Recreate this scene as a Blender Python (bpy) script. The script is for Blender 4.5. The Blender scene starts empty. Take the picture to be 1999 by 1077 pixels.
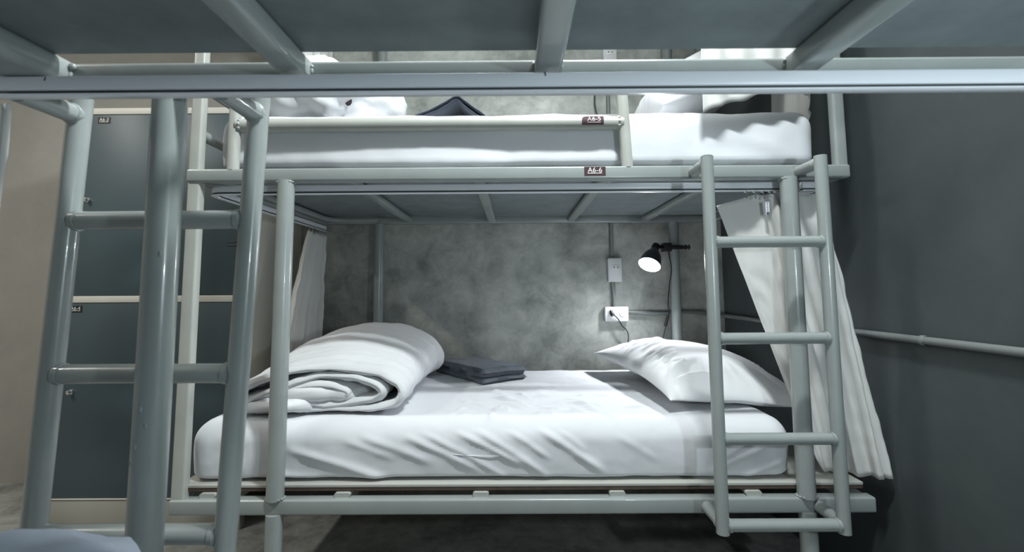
import bpy, bmesh, math, random
import numpy as np
from mathutils import Vector, Matrix, noise

scene = bpy.context.scene
COL = scene.collection
H = 0.965            # eye height above the floor; all heights below are given relative to the eye

# ------------------------------------------------------------------ camera
cam_d = bpy.data.cameras.new('camera')
cam = bpy.data.objects.new('camera', cam_d)
COL.objects.link(cam)
FPX, TILT, YAW, ROLL, YP = 917.5, .0867, -.0035, .0063, 486.7
cam_d.sensor_fit = 'HORIZONTAL'
cam_d.sensor_width = 36.0
cam_d.lens = FPX / 1999 * 36.0
cam_d.shift_y = -(538.5 - YP) / 1999
cam_d.clip_start = 0.01
cy, sy, ct, st, cr, sr = (math.cos(YAW), math.sin(YAW), math.cos(TILT), math.sin(TILT), math.cos(ROLL), math.sin(ROLL))
Rv, Fh, Zv = Vector((cy, -sy, 0)), Vector((sy, cy, 0)), Vector((0, 0, 1))
Fv = Fh * ct + Zv * st
Uv = -Fh * st + Zv * ct
R2 = Rv * cr - Uv * sr
U2 = Rv * sr + Uv * cr
M = Matrix.Identity(4)
for i in range(3):
    M[i][0], M[i][1], M[i][2] = R2[i], U2[i], -Fv[i]
M[2][3] = H
cam.matrix_world = M
cam_d.dof.use_dof = True
cam_d.dof.focus_distance = 1.45
cam_d.dof.aperture_fstop = 4.0
scene.camera = cam

# ------------------------------------------------------------------ world, lights, exposure
world = bpy.data.worlds.new('world')
scene.world = world
world.use_nodes = True
world.node_tree.nodes['Background'].inputs[0].default_value = (.55, .62, .66, 1)
world.node_tree.nodes['Background'].inputs[1].default_value = 0.3
vs = scene.view_settings
vs.view_transform = 'Standard'
vs.look = 'None'
vs.exposure = 0.0
vs.gamma = 1.0
vs.use_curve_mapping = False


def area_light(name, loc, size, size_y, power, color, rot=(0, 0, 0)):
    d = bpy.data.lights.new(name, 'AREA')
    d.shape = 'RECTANGLE'
    d.size, d.size_y, d.energy, d.color = size, size_y, power, color
    o = bpy.data.objects.new(name, d)
    o.location = (loc[0], loc[1], loc[2] + H)
    o.rotation_euler = rot
    COL.objects.link(o)
    return o


# ceiling tube across the aisle, and an added fill lamp at far left
area_light('overhead_light', (.40, .60, 1.60), .30, .07, 46, (.93, 1.0, 1.0), (math.radians(8), math.radians(32), 0))
area_light('overhead_light', (.05, 1.20, 1.60), 1.2, .05, 10, (.95, 1.0, .99))
area_light('overhead_light', (-2.5, .7, 1.60), .12, 1.1, 36, (1.0, .97, .90))  # added fill, brightens left wall and floor; no known fixture there
# reading lamp of the near bunk, clamped by its back right post behind the camera
pl = bpy.data.lights.new('reading_lamp', 'POINT')
pl.energy, pl.color, pl.shadow_soft_size = 18, (.82, .95, 1.0), .03
plo = bpy.data.objects.new('reading_lamp', pl)
plo.location = (.80, -.06, .09 + H)
COL.objects.link(plo)


# ------------------------------------------------------------------ materials
def new_mat(name):
    m = bpy.data.materials.new(name)
    m.use_nodes = True
    return m, m.node_tree.nodes, m.node_tree.links, m.node_tree.nodes['Principled BSDF']


def mat(name, col, rough=.5, metal=0.0, var=.0, scale=8.0, bump=0.0, bscale=60.0, spec=.5, col2=None, coat=0.0):
    m, N, L, B = new_mat(name)
    B.inputs['Base Color'].default_value = (*col, 1)
    B.inputs['Roughness'].default_value = rough
    B.inputs['Metallic'].default_value = metal
    B.inputs['Specular IOR Level'].default_value = spec
    B.inputs['Coat Weight'].default_value = coat
    tc = N.new('ShaderNodeTexCoord')
    if var or col2:
        n = N.new('ShaderNodeTexNoise')
        n.inputs['Scale'].default_value = scale
        n.inputs['Detail'].default_value = 7
        n.inputs['Roughness'].default_value = .65
        r = N.new('ShaderNodeValToRGB')
        r.color_ramp.elements[0].position = .3
        r.color_ramp.elements[1].position = .72
        c2 = col2 or tuple(c * (1 - var) for c in col)
        r.color_ramp.elements[0].color = (*c2, 1)
        r.color_ramp.elements[1].color = (*[min(1, c * (1 + var * .6)) for c in col], 1)
        L.new(tc.outputs['Object'], n.inputs['Vector'])
        L.new(n.outputs['Fac'], r.inputs['Fac'])
        L.new(r.outputs['Color'], B.inputs['Base Color'])
    if bump:
        n2 = N.new('ShaderNodeTexNoise')
        n2.inputs['Scale'].default_value = bscale
        n2.inputs['Detail'].default_value = 4
        b = N.new('ShaderNodeBump')
        b.inputs['Strength'].default_value = bump
        b.inputs['Distance'].default_value = .01
        L.new(tc.outputs['Object'], n2.inputs['Vector'])
        L.new(n2.outputs['Fac'], b.inputs['Height'])
        L.new(b.outputs['Normal'], B.inputs['Normal'])
    return m


def concrete(name, light, dark, rough, scale=1.6, bump=.15):
    m, N, L, B = new_mat(name)
    tc = N.new('ShaderNodeTexCoord')
    n1 = N.new('ShaderNodeTexNoise')
    n1.inputs['Scale'].default_value = scale
    n1.inputs['Detail'].default_value = 9
    n1.inputs['Roughness'].default_value = .62
    n1.inputs['Distortion'].default_value = .4
    n2 = N.new('ShaderNodeTexNoise')
    n2.inputs['Scale'].default_value = scale * 5.5
    n2.inputs['Detail'].default_value = 8
    n2.inputs['Roughness'].default_value = .7
    n2.inputs['Distortion'].default_value = .4
    mx = N.new('ShaderNodeMath')
    mx.operation = 'MULTIPLY_ADD'
    mx.inputs[1].default_value = .45
    L.new(tc.outputs['Object'], n1.inputs['Vector'])
    L.new(tc.outputs['Object'], n2.inputs['Vector'])
    L.new(n2.outputs['Fac'], mx.inputs[0])
    sc = N.new('ShaderNodeMath')
    sc.operation = 'MULTIPLY'
    sc.inputs[1].default_value = .55
    L.new(n1.outputs['Fac'], sc.inputs[0])
    L.new(sc.outputs[0], mx.inputs[2])
    r = N.new('ShaderNodeValToRGB')
    r.color_ramp.elements[0].position = .40
    r.color_ramp.elements[1].position = .61
    r.color_ramp.elements[0].color = (*dark, 1)
    r.color_ramp.elements[1].color = (*light, 1)
    L.new(mx.outputs[0], r.inputs['Fac'])
    L.new(r.outputs['Color'], B.inputs['Base Color'])
    B.inputs['Roughness'].default_value = rough
    b = N.new('ShaderNodeBump')
    b.inputs['Strength'].default_value = bump
    b.inputs['Distance'].default_value = .01
    L.new(n2.outputs['Fac'], b.inputs['Height'])
    L.new(b.outputs['Normal'], B.inputs['Normal'])
    return m


def cloth(name, col, transl=0.0, weave=900.0, bump=.08, rough=.85, sheen=.0):
    m, N, L, B = new_mat(name)
    B.inputs['Base Color'].default_value = (*col, 1)
    B.inputs['Roughness'].default_value = rough
    B.inputs['Specular IOR Level'].default_value = .15
    B.inputs['Sheen Weight'].default_value = sheen
    tc = N.new('ShaderNodeTexCoord')
    n = N.new('ShaderNodeTexNoise')
    n.inputs['Scale'].default_value = weave
    n.inputs['Detail'].default_value = 2
    n3 = N.new('ShaderNodeTexNoise')
    n3.inputs['Scale'].default_value = 26
    n3.inputs['Detail'].default_value = 5
    ad = N.new('ShaderNodeMath')
    ad.operation = 'MULTIPLY_ADD'
    ad.inputs[1].default_value = .25
    L.new(tc.outputs['Object'], n.inputs['Vector'])
    L.new(tc.outputs['Object'], n3.inputs['Vector'])
    L.new(n.outputs['Fac'], ad.inputs[0])
    L.new(n3.outputs['Fac'], ad.inputs[2])
    b = N.new('ShaderNodeBump')
    b.inputs['Strength'].default_value = bump
    b.inputs['Distance'].default_value = .02
    L.new(ad.outputs[0], b.inputs['Height'])
    L.new(b.outputs['Normal'], B.inputs['Normal'])
    if transl:
        T = N.new('ShaderNodeBsdfTranslucent')
        T.inputs['Color'].default_value = (*col, 1)
        mx = N.new('ShaderNodeMixShader')
        mx.inputs[0].default_value = transl
        out = N['Material Output']
        L.new(B.outputs[0], mx.inputs[1])
        L.new(T.outputs[0], mx.inputs[2])
        L.new(mx.outputs[0], out.inputs['Surface'])
    return m


STEEL = mat('painted_steel', (.295, .325, .318), .26, var=.10, scale=5, bump=.03, bscale=35, coat=.2)
STEEL2 = mat('painted_steel_cream', (.44, .45, .42), .3, var=.10, scale=5, bump=.03, bscale=35)
TRACK = mat('track_aluminium', (.80, .83, .88), .30, metal=.0)
GROOVE = mat('track_groove', (.04, .05, .055), .6)
BOARD = mat('bed_board', (.20, .235, .245), .7, var=.22, scale=9, bump=.06, bscale=70)
PLYEDGE = mat('plywood_edge', (.10, .065, .05), .7, var=.3, scale=30)
BOARDTOP = mat('bed_board_laminate', (.42, .42, .39), .5)
WALLM = concrete('wall_concrete', (.56, .575, .535), (.22, .235, .215), .5)
WALLR = concrete('wall_concrete_shaded', (.066, .079, .081), (.048, .058, .061), .6, scale=.9, bump=.1)  # dimness of the right wall put into the colour
WALLL = concrete('wall_plaster_warm', (.36, .35, .315), (.29, .28, .255), .7, scale=.7, bump=.1)
FLOORM = concrete('floor_concrete', (.46, .46, .43), (.17, .175, .17), .45, scale=2.3, bump=.4)
CEILM = mat('ceiling_paint', (.38, .39, .38), .8)
NEARD = cloth('bluish_duvet_shaded', (.52, .58, .68), bump=.08)  # bluish cover, darkened in the colour for shade under the near berth
SHEET = cloth('white_sheet', (.69, .705, .735), bump=.05)
DUVETM = cloth('white_duvet', (.72, .73, .75), bump=.10)
PILLOWM = cloth('white_pillowcase', (.81, .82, .84), bump=.06)
CURTAINM = cloth('cotton_curtain', (.82, .82, .80), transl=.22, bump=.05)
TOWELM = cloth('slate_towel', (.085, .105, .14), weave=500, bump=.5, rough=.95, sheen=.3)
LOCKD = mat('locker_door_paint', (.055, .082, .094), .48, var=.06, scale=3, bump=.02, bscale=120)
LOCKF = mat('locker_frame_paint', (.66, .64, .58), .5)
LOCKP = mat('locker_plinth_paint', (.34, .33, .29), .55)
BLACK = mat('black_plastic', (.012, .013, .014), .4)
SHADEM = mat('lamp_shade_paint', (.035, .042, .052), .32)
SHADEIN = mat('lamp_shade_inside', (.85, .87, .9), .5)
OUTLETM = mat('outlet_plastic', (.78, .79, .80), .35)
CONDUIT = mat('conduit_paint', (.19, .205, .20), .5)
CHROME = mat('chrome', (.8, .8, .8), .15, metal=1.0)
MAROON = mat('tag_maroon', (.052, .022, .028), .75)
TAGBLACK = mat('tag_black', (.012, .014, .016), .4)
TAGWHITE = mat('tag_lettering', (.82, .80, .78), .5)
INK = mat('ink', (.006, .008, .02), .5)
LILAC = mat('label_print', (.33, .33, .48), .8)
LABELM = mat('care_label', (.03, .02, .025), .8)
bulb_m, N_, L_, B_ = new_mat('lit_bulb')
B_.inputs['Emission Color'].default_value = (.93, .97, 1, 1)
B_.inputs['Emission Strength'].default_value = 760
BULB = bulb_m


# ------------------------------------------------------------------ object helpers
def mesh_obj(name, verts, faces, m, parent=None, smooth=True, sharp=None, origin=None):
    v = np.array([tuple(p) for p in verts], float)
    if origin is None:
        origin = (v.min(0) + v.max(0)) / 2
    origin = np.array(origin, float)
    me = bpy.data.meshes.new(name)
    me.from_pydata([tuple(p) for p in (v - origin)], [], faces)
    bm = bmesh.new()
    bm.from_mesh(me)
    bmesh.ops.recalc_face_normals(bm, faces=bm.faces)
    bm.to_mesh(me)
    bm.free()
    me.materials.append(m)
    for p in me.polygons:
        p.use_smooth = smooth
    if smooth and sharp:
        me.set_sharp_from_angle(angle=sharp)
    o = bpy.data.objects.new(name, me)
    COL.objects.link(o)
    place(o, origin, parent)
    return o


ORIG = {}


def place(o, origin, parent):
    origin = np.array(origin, float)
    ORIG[o.name] = origin
    if parent is not None:
        o.parent = parent
        o.location = tuple(origin - ORIG[parent.name])
    else:
        o.location = (origin[0], origin[1], origin[2] + H)


def tag(o, label=None, cat=None, group=None, kind=None):
    if label: o['label'] = label
    if cat: o['category'] = cat
    if group: o['group'] = group
    if kind: o['kind'] = kind
    return o


def thing(name, loc, label, cat, group=None):
    o = bpy.data.objects.new(name, None)
    o.empty_display_size = .1
    COL.objects.link(o)
    place(o, loc, None)
    return tag(o, label, cat, group)


class G:
    """collects shapes into one mesh"""
    def __init__(self):
        self.v, self.f = [], []

    def add(self, v, f):
        k = len(self.v)
        self.v += [tuple(p) for p in v]
        self.f += [tuple(i + k for i in q) for q in f]
        return self

    def out(self, name, m, parent=None, smooth=True, sharp=.7, origin=None):
        return mesh_obj(name, self.v, self.f, m, parent, smooth, sharp, origin)


def box(x0, x1, y0, y1, z0, z1, b=.004, seg=2):
    bm = bmesh.new()
    bmesh.ops.create_cube(bm, size=1)
    for v in bm.verts:
        v.co = Vector(((x0 + x1) / 2 + v.co.x * (x1 - x0), (y0 + y1) / 2 + v.co.y * (y1 - y0), (z0 + z1) / 2 + v.co.z * (z1 - z0)))
    if b:
        bmesh.ops.bevel(bm, geom=bm.edges[:], offset=min(b, abs(x1 - x0) * .49, abs(y1 - y0) * .49, abs(z1 - z0) * .49), segments=seg, affect='EDGES', profile=.5)
    bm.verts.index_update()
    r = [tuple(v.co) for v in bm.verts], [tuple(v.index for v in f.verts) for f in bm.faces]
    bm.free()
    return r


def smooth_path(pts, n=8):
    P = [Vector(p) for p in pts]
    if len(P) < 3: return P
    out = []
    for i in range(len(P) - 1):
        p0 = P[i - 1] if i else P[0] * 2 - P[1]
        p1, p2 = P[i], P[i + 1]
        p3 = P[i + 2] if i + 2 < len(P) else P[-1] * 2 - P[-2]
        for k in range(n):
            t = k / n
            out.append(.5 * ((2 * p1) + (p2 - p0) * t + (2 * p0 - 5 * p1 + 4 * p2 - p3) * t * t + (3 * p1 - p0 - 3 * p2 + p3) * t ** 3))
    out.append(P[-1])
    return out


def bend(pts, r, n=6):
    """polyline with rounded corners"""
    P = [Vector(p) for p in pts]
    out = [P[0]]
    for i in range(1, len(P) - 1):
        a, b = (P[i - 1] - P[i]), (P[i + 1] - P[i])
        rr = min(r, a.length * .45, b.length * .45)
        A, B = P[i] + a.normalized() * rr, P[i] + b.normalized() * rr
        for k in range(n + 1):
            t = k / n
            out.append(A * (1 - t) ** 2 + P[i] * 2 * t * (1 - t) + B * t * t)
    out.append(P[-1])
    return out


def sweep(path, sec, closed_caps=True, up=(0, 0, 1)):
    """sweep a closed 2-D section along a path with parallel transport"""
    P = [Vector(p) for p in path]
    n = len(sec)
    v, f = [], []
    T = (P[1] - P[0]).normalized()
    U = Vector(up)
    if abs(U.dot(T)) > .95: U = Vector((0, 1, 0))
    S = T.cross(U).normalized()
    U = S.cross(T).normalized()
    for i, p in enumerate(P):
        if i == 0: t = (P[1] - P[0])
        elif i == len(P) - 1: t = (P[-1] - P[-2])
        else: t = (P[i + 1] - P[i]).normalized() + (P[i] - P[i - 1]).normalized()
        t.normalize()
        q = T.rotation_difference(t)
        S, U, T = q @ S, q @ U, t
        for a, b in sec:
            v.append(p + S * a + U * b)
    for i in range(len(P) - 1):
        for k in range(n):
            k2 = (k + 1) % n
            f.append((i * n + k, i * n + k2, (i + 1) * n + k2, (i + 1) * n + k))
    if closed_caps:
        f.append(tuple(range(n))[::-1])
        f.append(tuple((len(P) - 1) * n + k for k in range(n)))
    return v, f


def circ(r, n=16):
    return [(r * math.cos(2 * math.pi * k / n), r * math.sin(2 * math.pi * k / n)) for k in range(n)]


def rrect(w, h, r, n=3):
    o = []
    for cx, cy_, a0 in ((w / 2 - r, h / 2 - r, 0), (-w / 2 + r, h / 2 - r, 90), (-w / 2 + r, -h / 2 + r, 180), (w / 2 - r, -h / 2 + r, 270)):
        for k in range(n + 1):
            a = math.radians(a0 + 90 * k / n)
            o.append((cx + r * math.cos(a), cy_ + r * math.sin(a)))
    return o


def tube(path, r, n=18):
    return sweep(path, circ(r, n))


def weld(p, r, seed=0):
    """lumpy weld bead ring/blob"""
    return ball(p, (r, r, r * .7), 8, 6)


def ball(c, rad, nu=16, nv=10):
    v, f = [], []
    for j in range(nv + 1):
        th = math.pi * j / nv
        for i in range(nu):
            ph = 2 * math.pi * i / nu
            v.append((c[0] + rad[0] * math.sin(th) * math.cos(ph), c[1] + rad[1] * math.sin(th) * math.sin(ph), c[2] + rad[2] * math.cos(th)))
    for j in range(nv):
        for i in range(nu):
            i2 = (i + 1) % nu
            f.append((j * nu + i, j * nu + i2, (j + 1) * nu + i2, (j + 1) * nu + i))
    return v, f


def lathe(prof, c, axis, n=28):
    """prof: list of (r, t) along axis from point c"""
    A = Vector(axis).normalized()
    S = A.orthogonal().normalized()
    U = A.cross(S)
    v, f = [], []
    for r, t in prof:
        for k in range(n):
            a = 2 * math.pi * k / n
            v.append(Vector(c) + A * t + S * (r * math.cos(a)) + U * (r * math.sin(a)))
    for j in range(len(prof) - 1):
        for k in range(n):
            k2 = (k + 1) % n
            f.append((j * n + k, j * n + k2, (j + 1) * n + k2, (j + 1) * n + k))
    return v, f


def text_mesh(s, size):
    cu = bpy.data.curves.new('lettering', 'FONT')
    cu.body = s
    cu.size = size
    cu.align_x = 'CENTER'
    cu.align_y = 'CENTER'
    cu.resolution_u = 3
    o = bpy.data.objects.new('lettering', cu)
    COL.objects.link(o)
    dg = bpy.context.evaluated_depsgraph_get()
    dg.update()
    me = bpy.data.meshes.new_from_object(o.evaluated_get(dg))
    v = [tuple(p.co) for p in me.vertices]
    f = [tuple(p.vertices) for p in me.polygons]
    bpy.data.objects.remove(o)
    bpy.data.meshes.remove(me)
    return v, f


def grid_faces(nu, nv, off=0, wrap_u=False):
    f = []
    for j in range(nv - 1):
        for i in range(nu if wrap_u else nu - 1):
            i2 = (i + 1) % nu
            f.append((off + j * nu + i, off + j * nu + i2, off + (j + 1) * nu + i2, off + (j + 1) * nu + i))
    return f


def fbm(p, s, seed=0.0, oct=3):
    return noise.fractal(Vector((p[0] * s + seed, p[1] * s + seed * 1.7, p[2] * s - seed)), 1.0, 2.0, oct)


# ------------------------------------------------------------------ the room
YW, XR, XL, YFW, ZF, ZC = 2.48, 1.10, -3.4, -0.5, -H, 1.68


def struct(name, b, m, label=None):
    o = mesh_obj(name, b[0], b[1], m, None, False)
    o['kind'] = 'structure'
    return o


struct('floor', box(XL - .1, XR + .1, YFW - .1, YW + .1, ZF - .08, ZF, 0), FLOORM)
struct('ceiling', box(XL - .1, XR + .1, YFW - .1, YW + .1, ZC, ZC + .08, 0), CEILM)
struct('wall_back', box(-1.09, XR + .1, YW, YW + .1, ZF, ZC, 0), WALLM)
struct('wall_back', box(XL - .1, -1.09, YW, YW + .1, ZF, ZC, 0), WALLL)
struct('wall_right', box(XR, XR + .1, YFW - .1, YW, ZF, ZC, 0), WALLR)
struct('wall_left', box(XL - .1, XL, YFW - .1, YW, ZF, ZC, 0), WALLL)
struct('wall_front', box(XL, XR, YFW - .1, YFW, ZF, ZC, 0), WALLR)

# ------------------------------------------------------------------ bunk bed parts shared by both beds
ZU0, ZU1 = .331, .371          # upper rail
ZL0, ZL1 = -.631, -.589        # lower rail


def rail(name, parent, x0, x1, y0, y1, z0, z1, m=STEEL, b=.006):
    o = G().add(*box(x0, x1, y0, y1, z0, z1, b, 3)).out(name, m, parent, sharp=1.2)
    return o


def ladder(bed, xa, xb, y, ztop, zbot, rungs, r, y_rail, m, zb_top, zb_bot, lean=0.0):
    lad = G()
    for x in (xa, xb):
        lad.add(*tube([(x + lean * zbot, y, zbot), (x, y, 0), (x + lean * ztop, y, ztop)], r))
    o = lad.out('ladder', m, bed, sharp=.9)
    for z in rungs:
        q = lean * z
        g = G().add(*tube([(xa + q + r * .6, y, z), (xb + q - r * .6, y, z)], r * .93))
        for x, s in ((xa, 1), (xb, -1)):
            g.add(*sweep([(x + q + s * r * .75, y, z), (x + q + s * r * 1.02, y, z), (x + q + s * r * 1.25, y, z)], circ(r * 1.06, 12)))
        g.out('rung', m, o, sharp=.9)
    for x in (xa, xb):
        for z in (zb_top, zb_bot):
            if z is None: continue
            x_ = x + lean * z
            G().add(*tube([(x_, y, z), (x_, y_rail, z)], r * .95)).add(*ball((x_, y + (y_rail - y) * .16, z), (r * 1.08, r * .4, r * 1.08), 12, 8)).out('bracket', m, o, sharp=.9)
    # end caps, slightly darker rims
    for x in (xa, xb):
        G().add(*lathe([(0, 0), (r * .86, 0), (r * .9, .0015), (0, .0015)], (x + lean * ztop, y, ztop), (0, 0, 1), 16)).out('end_cap', BLACK, o)
    return o


# ================================================================== FAR BUNK BED
YF0, YF1, YB0, YB1 = 1.386, 1.424, 2.372, 2.408
X0, X1 = -.986, 1.012
far = thing('bunk_bed', (0, 1.9, ZF), 'grey-green steel two-storey bunk bed standing against the concrete wall, white bedding on both levels', 'bunk bed')
rail('front_rail', far, X0, X1, YF0, YF1, ZU0, ZU1)
rail('front_rail', far, X0, X1 + .008, YF0, YF1, ZL0, ZL1)
rail('back_rail', far, X0, X1, YB0, YB1, .342, .378)
rail('back_rail', far, X0, X1, YB0, YB1, ZL0, ZL1)
for x in (X0, X1 - .036):
    rail('side_rail', far, x, x + .036, YF1 - .004, YB0 + .004, ZU0 + .002, ZU1 - .002)
    rail('side_rail', far, x, x + .036, YF1 - .004, YB0 + .004, ZL0 + .002, ZL1 - .002)
# round posts
for x in (-.687, .830):
    g = G().add(*tube([(x, YF0 + .012, ZF), (x, YF0 + .012, ZL0 + .002)], .0235, 24))
    g.out('leg', STEEL, far, sharp=.9)
    g = G().add(*tube([(x, YF0 + .012, ZL1 - .002), (x, YF0 + .012, ZU0 + .003)], .0245, 24))
    for zz, dz in ((ZL1, .006), (ZU0, -.006)):
        for k in range(14):
            a = 2 * math.pi * k / 14
            g.add(*ball((x + .026 * math.cos(a), YF0 + .012 + .019 * math.sin(a), zz + dz * .3), (.005, .005, .0035), 6, 5))
    g.out('post', STEEL, far, sharp=.9)
for x in (-.687, .818):
    G().add(*tube([(x, 2.39, ZF), (x, 2.39, ZL0)], .022)).out('leg', STEEL, far, sharp=.9)
    G().add(*tube([(x, 2.39, ZL1), (x, 2.39, .343)], .0245)).out('post', STEEL, far, sharp=.9)
    G().add(*tube([(x, 2.39, .377), (x, 2.39, 1.402)], .0245)).out('post', STEEL, far, sharp=.9)
# square corner posts
G().add(*sweep([(-.966, YF0 + .021, ZL1 - .002), (-.966, YF0 + .021, ZU0 + .003)], rrect(.038, .03, .006))).out('corner_post', STEEL2, far, sharp=.9)
for x in (-.966, .992):
    G().add(*sweep([(x, YF0 + .018, ZU1 - .002), (x, YF0 + .018, 1.402)], rrect(.034, .03, .006))).out('corner_post', STEEL2 if x < 0 else STEEL, far, sharp=.9)
    G().add(*sweep([(x, 2.39, .374), (x, 2.39, 1.402)], rrect(.034, .03, .006))).out('corner_post', STEEL, far, sharp=.9)
    for z in (() if x > 0 else (.485, .64)):
        G().add(*tube([(x, YF0 + .03, z), (x, 2.38, z)], .017)).out('end_rail', STEEL, far, sharp=.9)
rail('canopy_rail', far, X0, X1, YF0, YF1, 1.40, 1.43)
rail('canopy_rail', far, X0, X1, YB0, YB1, 1.40, 1.43)
for x in (X0, X1 - .036):
    rail('canopy_rail', far, x, x + .036, YF1, YB0, 1.40, 1.43)
# guard rail: inverted U with a lower bar
gx0, gx1, gy = -.853, .345, YF0 + .016
G().add(*tube(bend([(gx0, gy, ZU1 - .003), (gx0, gy, .655), (gx1 - .012, gy, .655), (gx1 + .002, gy, ZU1 - .003)], .07), .0175)).out('guard_rail', STEEL2, far, sharp=.9)
gb = G().add(*tube([(gx0 + .01, gy, .508), (-.2, gy, .509), (gx1 - .008, gy, .508)], .0205, 24))
for x in (gx0 + .02, gx1 - .022):
    for k in range(10):
        a = 2 * math.pi * k / 10
        gb.add(*ball((x, gy + .02 * math.cos(a), .508 + .02 * math.sin(a)), (.005, .004, .004), 6, 5))
gbar = gb.out('guard_bar', STEEL2, far, sharp=.9)
# slats under the upper mattress and its board
for x in (-.53, -.11, .295, .672):
    G().add(*sweep([(x, YF1 - .004, .3575), (x, YB0 + .004, .360)], rrect(.04, .025, .008))).out('slat', STEEL, far, sharp=.9)
G().add(*tube(bend([(X0 + .06, YF1, .356), (X0 + .06, YB0 - .02, .358), (X0 + .3, YB0 - .02, .358)], .10), .013)).out('corner_brace', STEEL, far, sharp=.9)
rail('bed_board', far, X0 + .038, X1 - .038, 1.452, 2.340, .3725, .3835, BOARD, .001)
# lower slats: their flattened ends show above the rail as pale tabs
for x in (-.885, -.497, -.099, .293, .683):
    g = G().add(*sweep([(x, YF0 + .016, -.583), (x, YF0 + .05, -.582), (x, YB0 + .02, -.582)], rrect(.046, .013, .006)))
    g.out('slat', STEEL2, far, sharp=.9)
lb = rail('bed_board', far, X0 + .006, X1 - .01, 1.412, 2.362, -.5745, -.5645, PLYEDGE, .001)
rail('board_laminate', far, X0 + .006, X1 - .01, 1.410, 2.364, -.5645, -.5555, BOARDTOP, .002)
ladder(far, .5405, .856, 1.286, .368, -.634, (.128, -.133, -.396, -.614), .0168, YF0 + .003, STEEL, .350, -.612)


# curtain track: open U with rounded corners, bright outer face, dark slot beneath
def track(bed, path, zt, zb, name='curtain_track'):
    h = zt - zb
    p = [(x, y, (zt + zb) / 2 + .004) for x, y in path]
    g = G().add(*sweep(p, rrect(.016, h - .008, .003, 2)))
    o = g.out(name, TRACK, bed, sharp=.8)
    p2 = [(x, y, zb + .0048) for x, y in path]
    G().add(*sweep(p2, rrect(.0145, .004, .0008, 1))).out('slot', GROOVE, o, sharp=.8)
    p3 = [(x, y, zb + .0015) for x, y in path]
    G().add(*sweep(p3, rrect(.019, .003, .001, 1))).out('lip', TRACK, o, sharp=.8)
    return o


tp = bend([(.86, 1.450, 0), (-.958, 1.450, 0), (-.958, 2.365, 0)], .055, 8)
track(far, [(p[0], p[1]) for p in tp], .331, .303)
tp = bend([(.90, 1.450, 0), (.985, 1.450, 0), (.985, 2.1, 0)], .05, 8)
track(far, [(p[0], p[1]) for p in tp], .331, .303)


# number stickers
def flat_tag(name, xc, y, zc, w, h, s, m, parent, size, sy_=1.0, dx=0):
    g = G().add(*box(xc - w / 2, xc + w / 2, y - .0012, y, zc - h / 2, zc + h / 2, .0003, 1))
    o = g.out(name, m, parent, smooth=False)
    v, f = text_mesh(s, size)
    g = G().add([(xc + dx + a, y - .0018, zc + h * .1 + b * sy_) for a, b, c in v], f)
    xs = [a for a, b, c in v]
    g.add(*box(xc + dx + min(xs), xc + dx + max(xs), y - .0018, y - .0014, zc - h * .27, zc - h * .20, 0))
    g.out('lettering', TAGWHITE, o, smooth=False)
    return o


flat_tag('number_sticker', .2455, YF0, .3545, .064, .027, 'A6-6', MAROON, far, .022)
r_ = .0205


def curved_tag(xc, w, a0, a1, s, size, parent):
    rr = r_ + .0008
    g = G()
    n = 10
    v, f = [], []
    for i in range(n + 1):
        a = a0 + (a1 - a0) * i / n
        cut = 0
        if i > n * .55: cut = .014 * ((i - n * .55) / (n * .45)) ** 2
        for x in (xc - w / 2 + cut, xc + w / 2):
            v.append((x, gy - rr * math.cos(a), .508 + rr * math.sin(a)))
    for i in range(n):
        f.append((2 * i, 2 * i + 1, 2 * i + 3, 2 * i + 2))
    o = g.add(v, f).out('number_sticker', MAROON, parent)
    tv, tf = text_mesh(s, size)
    am = (a0 + a1) / 2 + .1
    rr += .0007
    vv = []
    for a, b, c in tv:
        an = am + b / rr
        vv.append((xc + .004 + a, gy - rr * math.cos(an), .508 + rr * math.sin(an)))
    g = G().add(vv, tf)
    xs = [a for a, b, c in tv]
    uv = []
    for x in (min(xs), max(xs)):
        for b in (-.0115, -.0100):
            an = am + b / rr
            uv.append((xc + .004 + x, gy - rr * math.cos(an), .508 + rr * math.sin(an)))
    g.add(uv, [(0, 2, 3, 1)])
    g.out('lettering', TAGWHITE, o, smooth=False)


curved_tag(.242, .066, -.55, .95, 'A6-5', .021, gbar)

# ================================================================== NEAR BUNK BED
NX0, NX1 = -.87, 1.085
NY0, NY1 = .728, .768
near = thing('bunk_bed', (.15, .25, ZF), 'near steel bunk bed seen from inside, its upper berth underside and front rail overhead', 'bunk bed')
rail('front_rail', near, NX0, NX1, NY0, NY1, ZU0, ZU1)
rail('front_rail', near, NX0, NX1, NY0, NY1, ZL0, ZL1)
rail('back_rail', near, NX0, NX1, -.262, -.226, ZU0, ZU1)
rail('back_rail', near, NX0, NX1, -.262, -.226, ZL0, ZL1)
rail('side_rail', near, NX1 - .036, NX1, -.23, NY0 + .004, ZU0, ZU1)
rail('side_rail', near, NX1 - .036, NX1, -.23, NY0 + .004, ZL0, ZL1)
rail('side_rail', near, NX0, NX0 + .036, -.23, NY0 + .004, ZL0, ZL1)
G().add(*sweep([(-.753, -.23, .3545), (-.753, NY0 + .002, .3545)], rrect(.085, .044, .016, 4))).add(*ball((-.707, NY0 - .004, .362), (.006, .005, .006), 8, 6)).add(*ball((-.712, NY0 - .003, .350), (.005, .004, .008), 8, 6)).out('side_rail', STEEL, near, sharp=.9)
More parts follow.
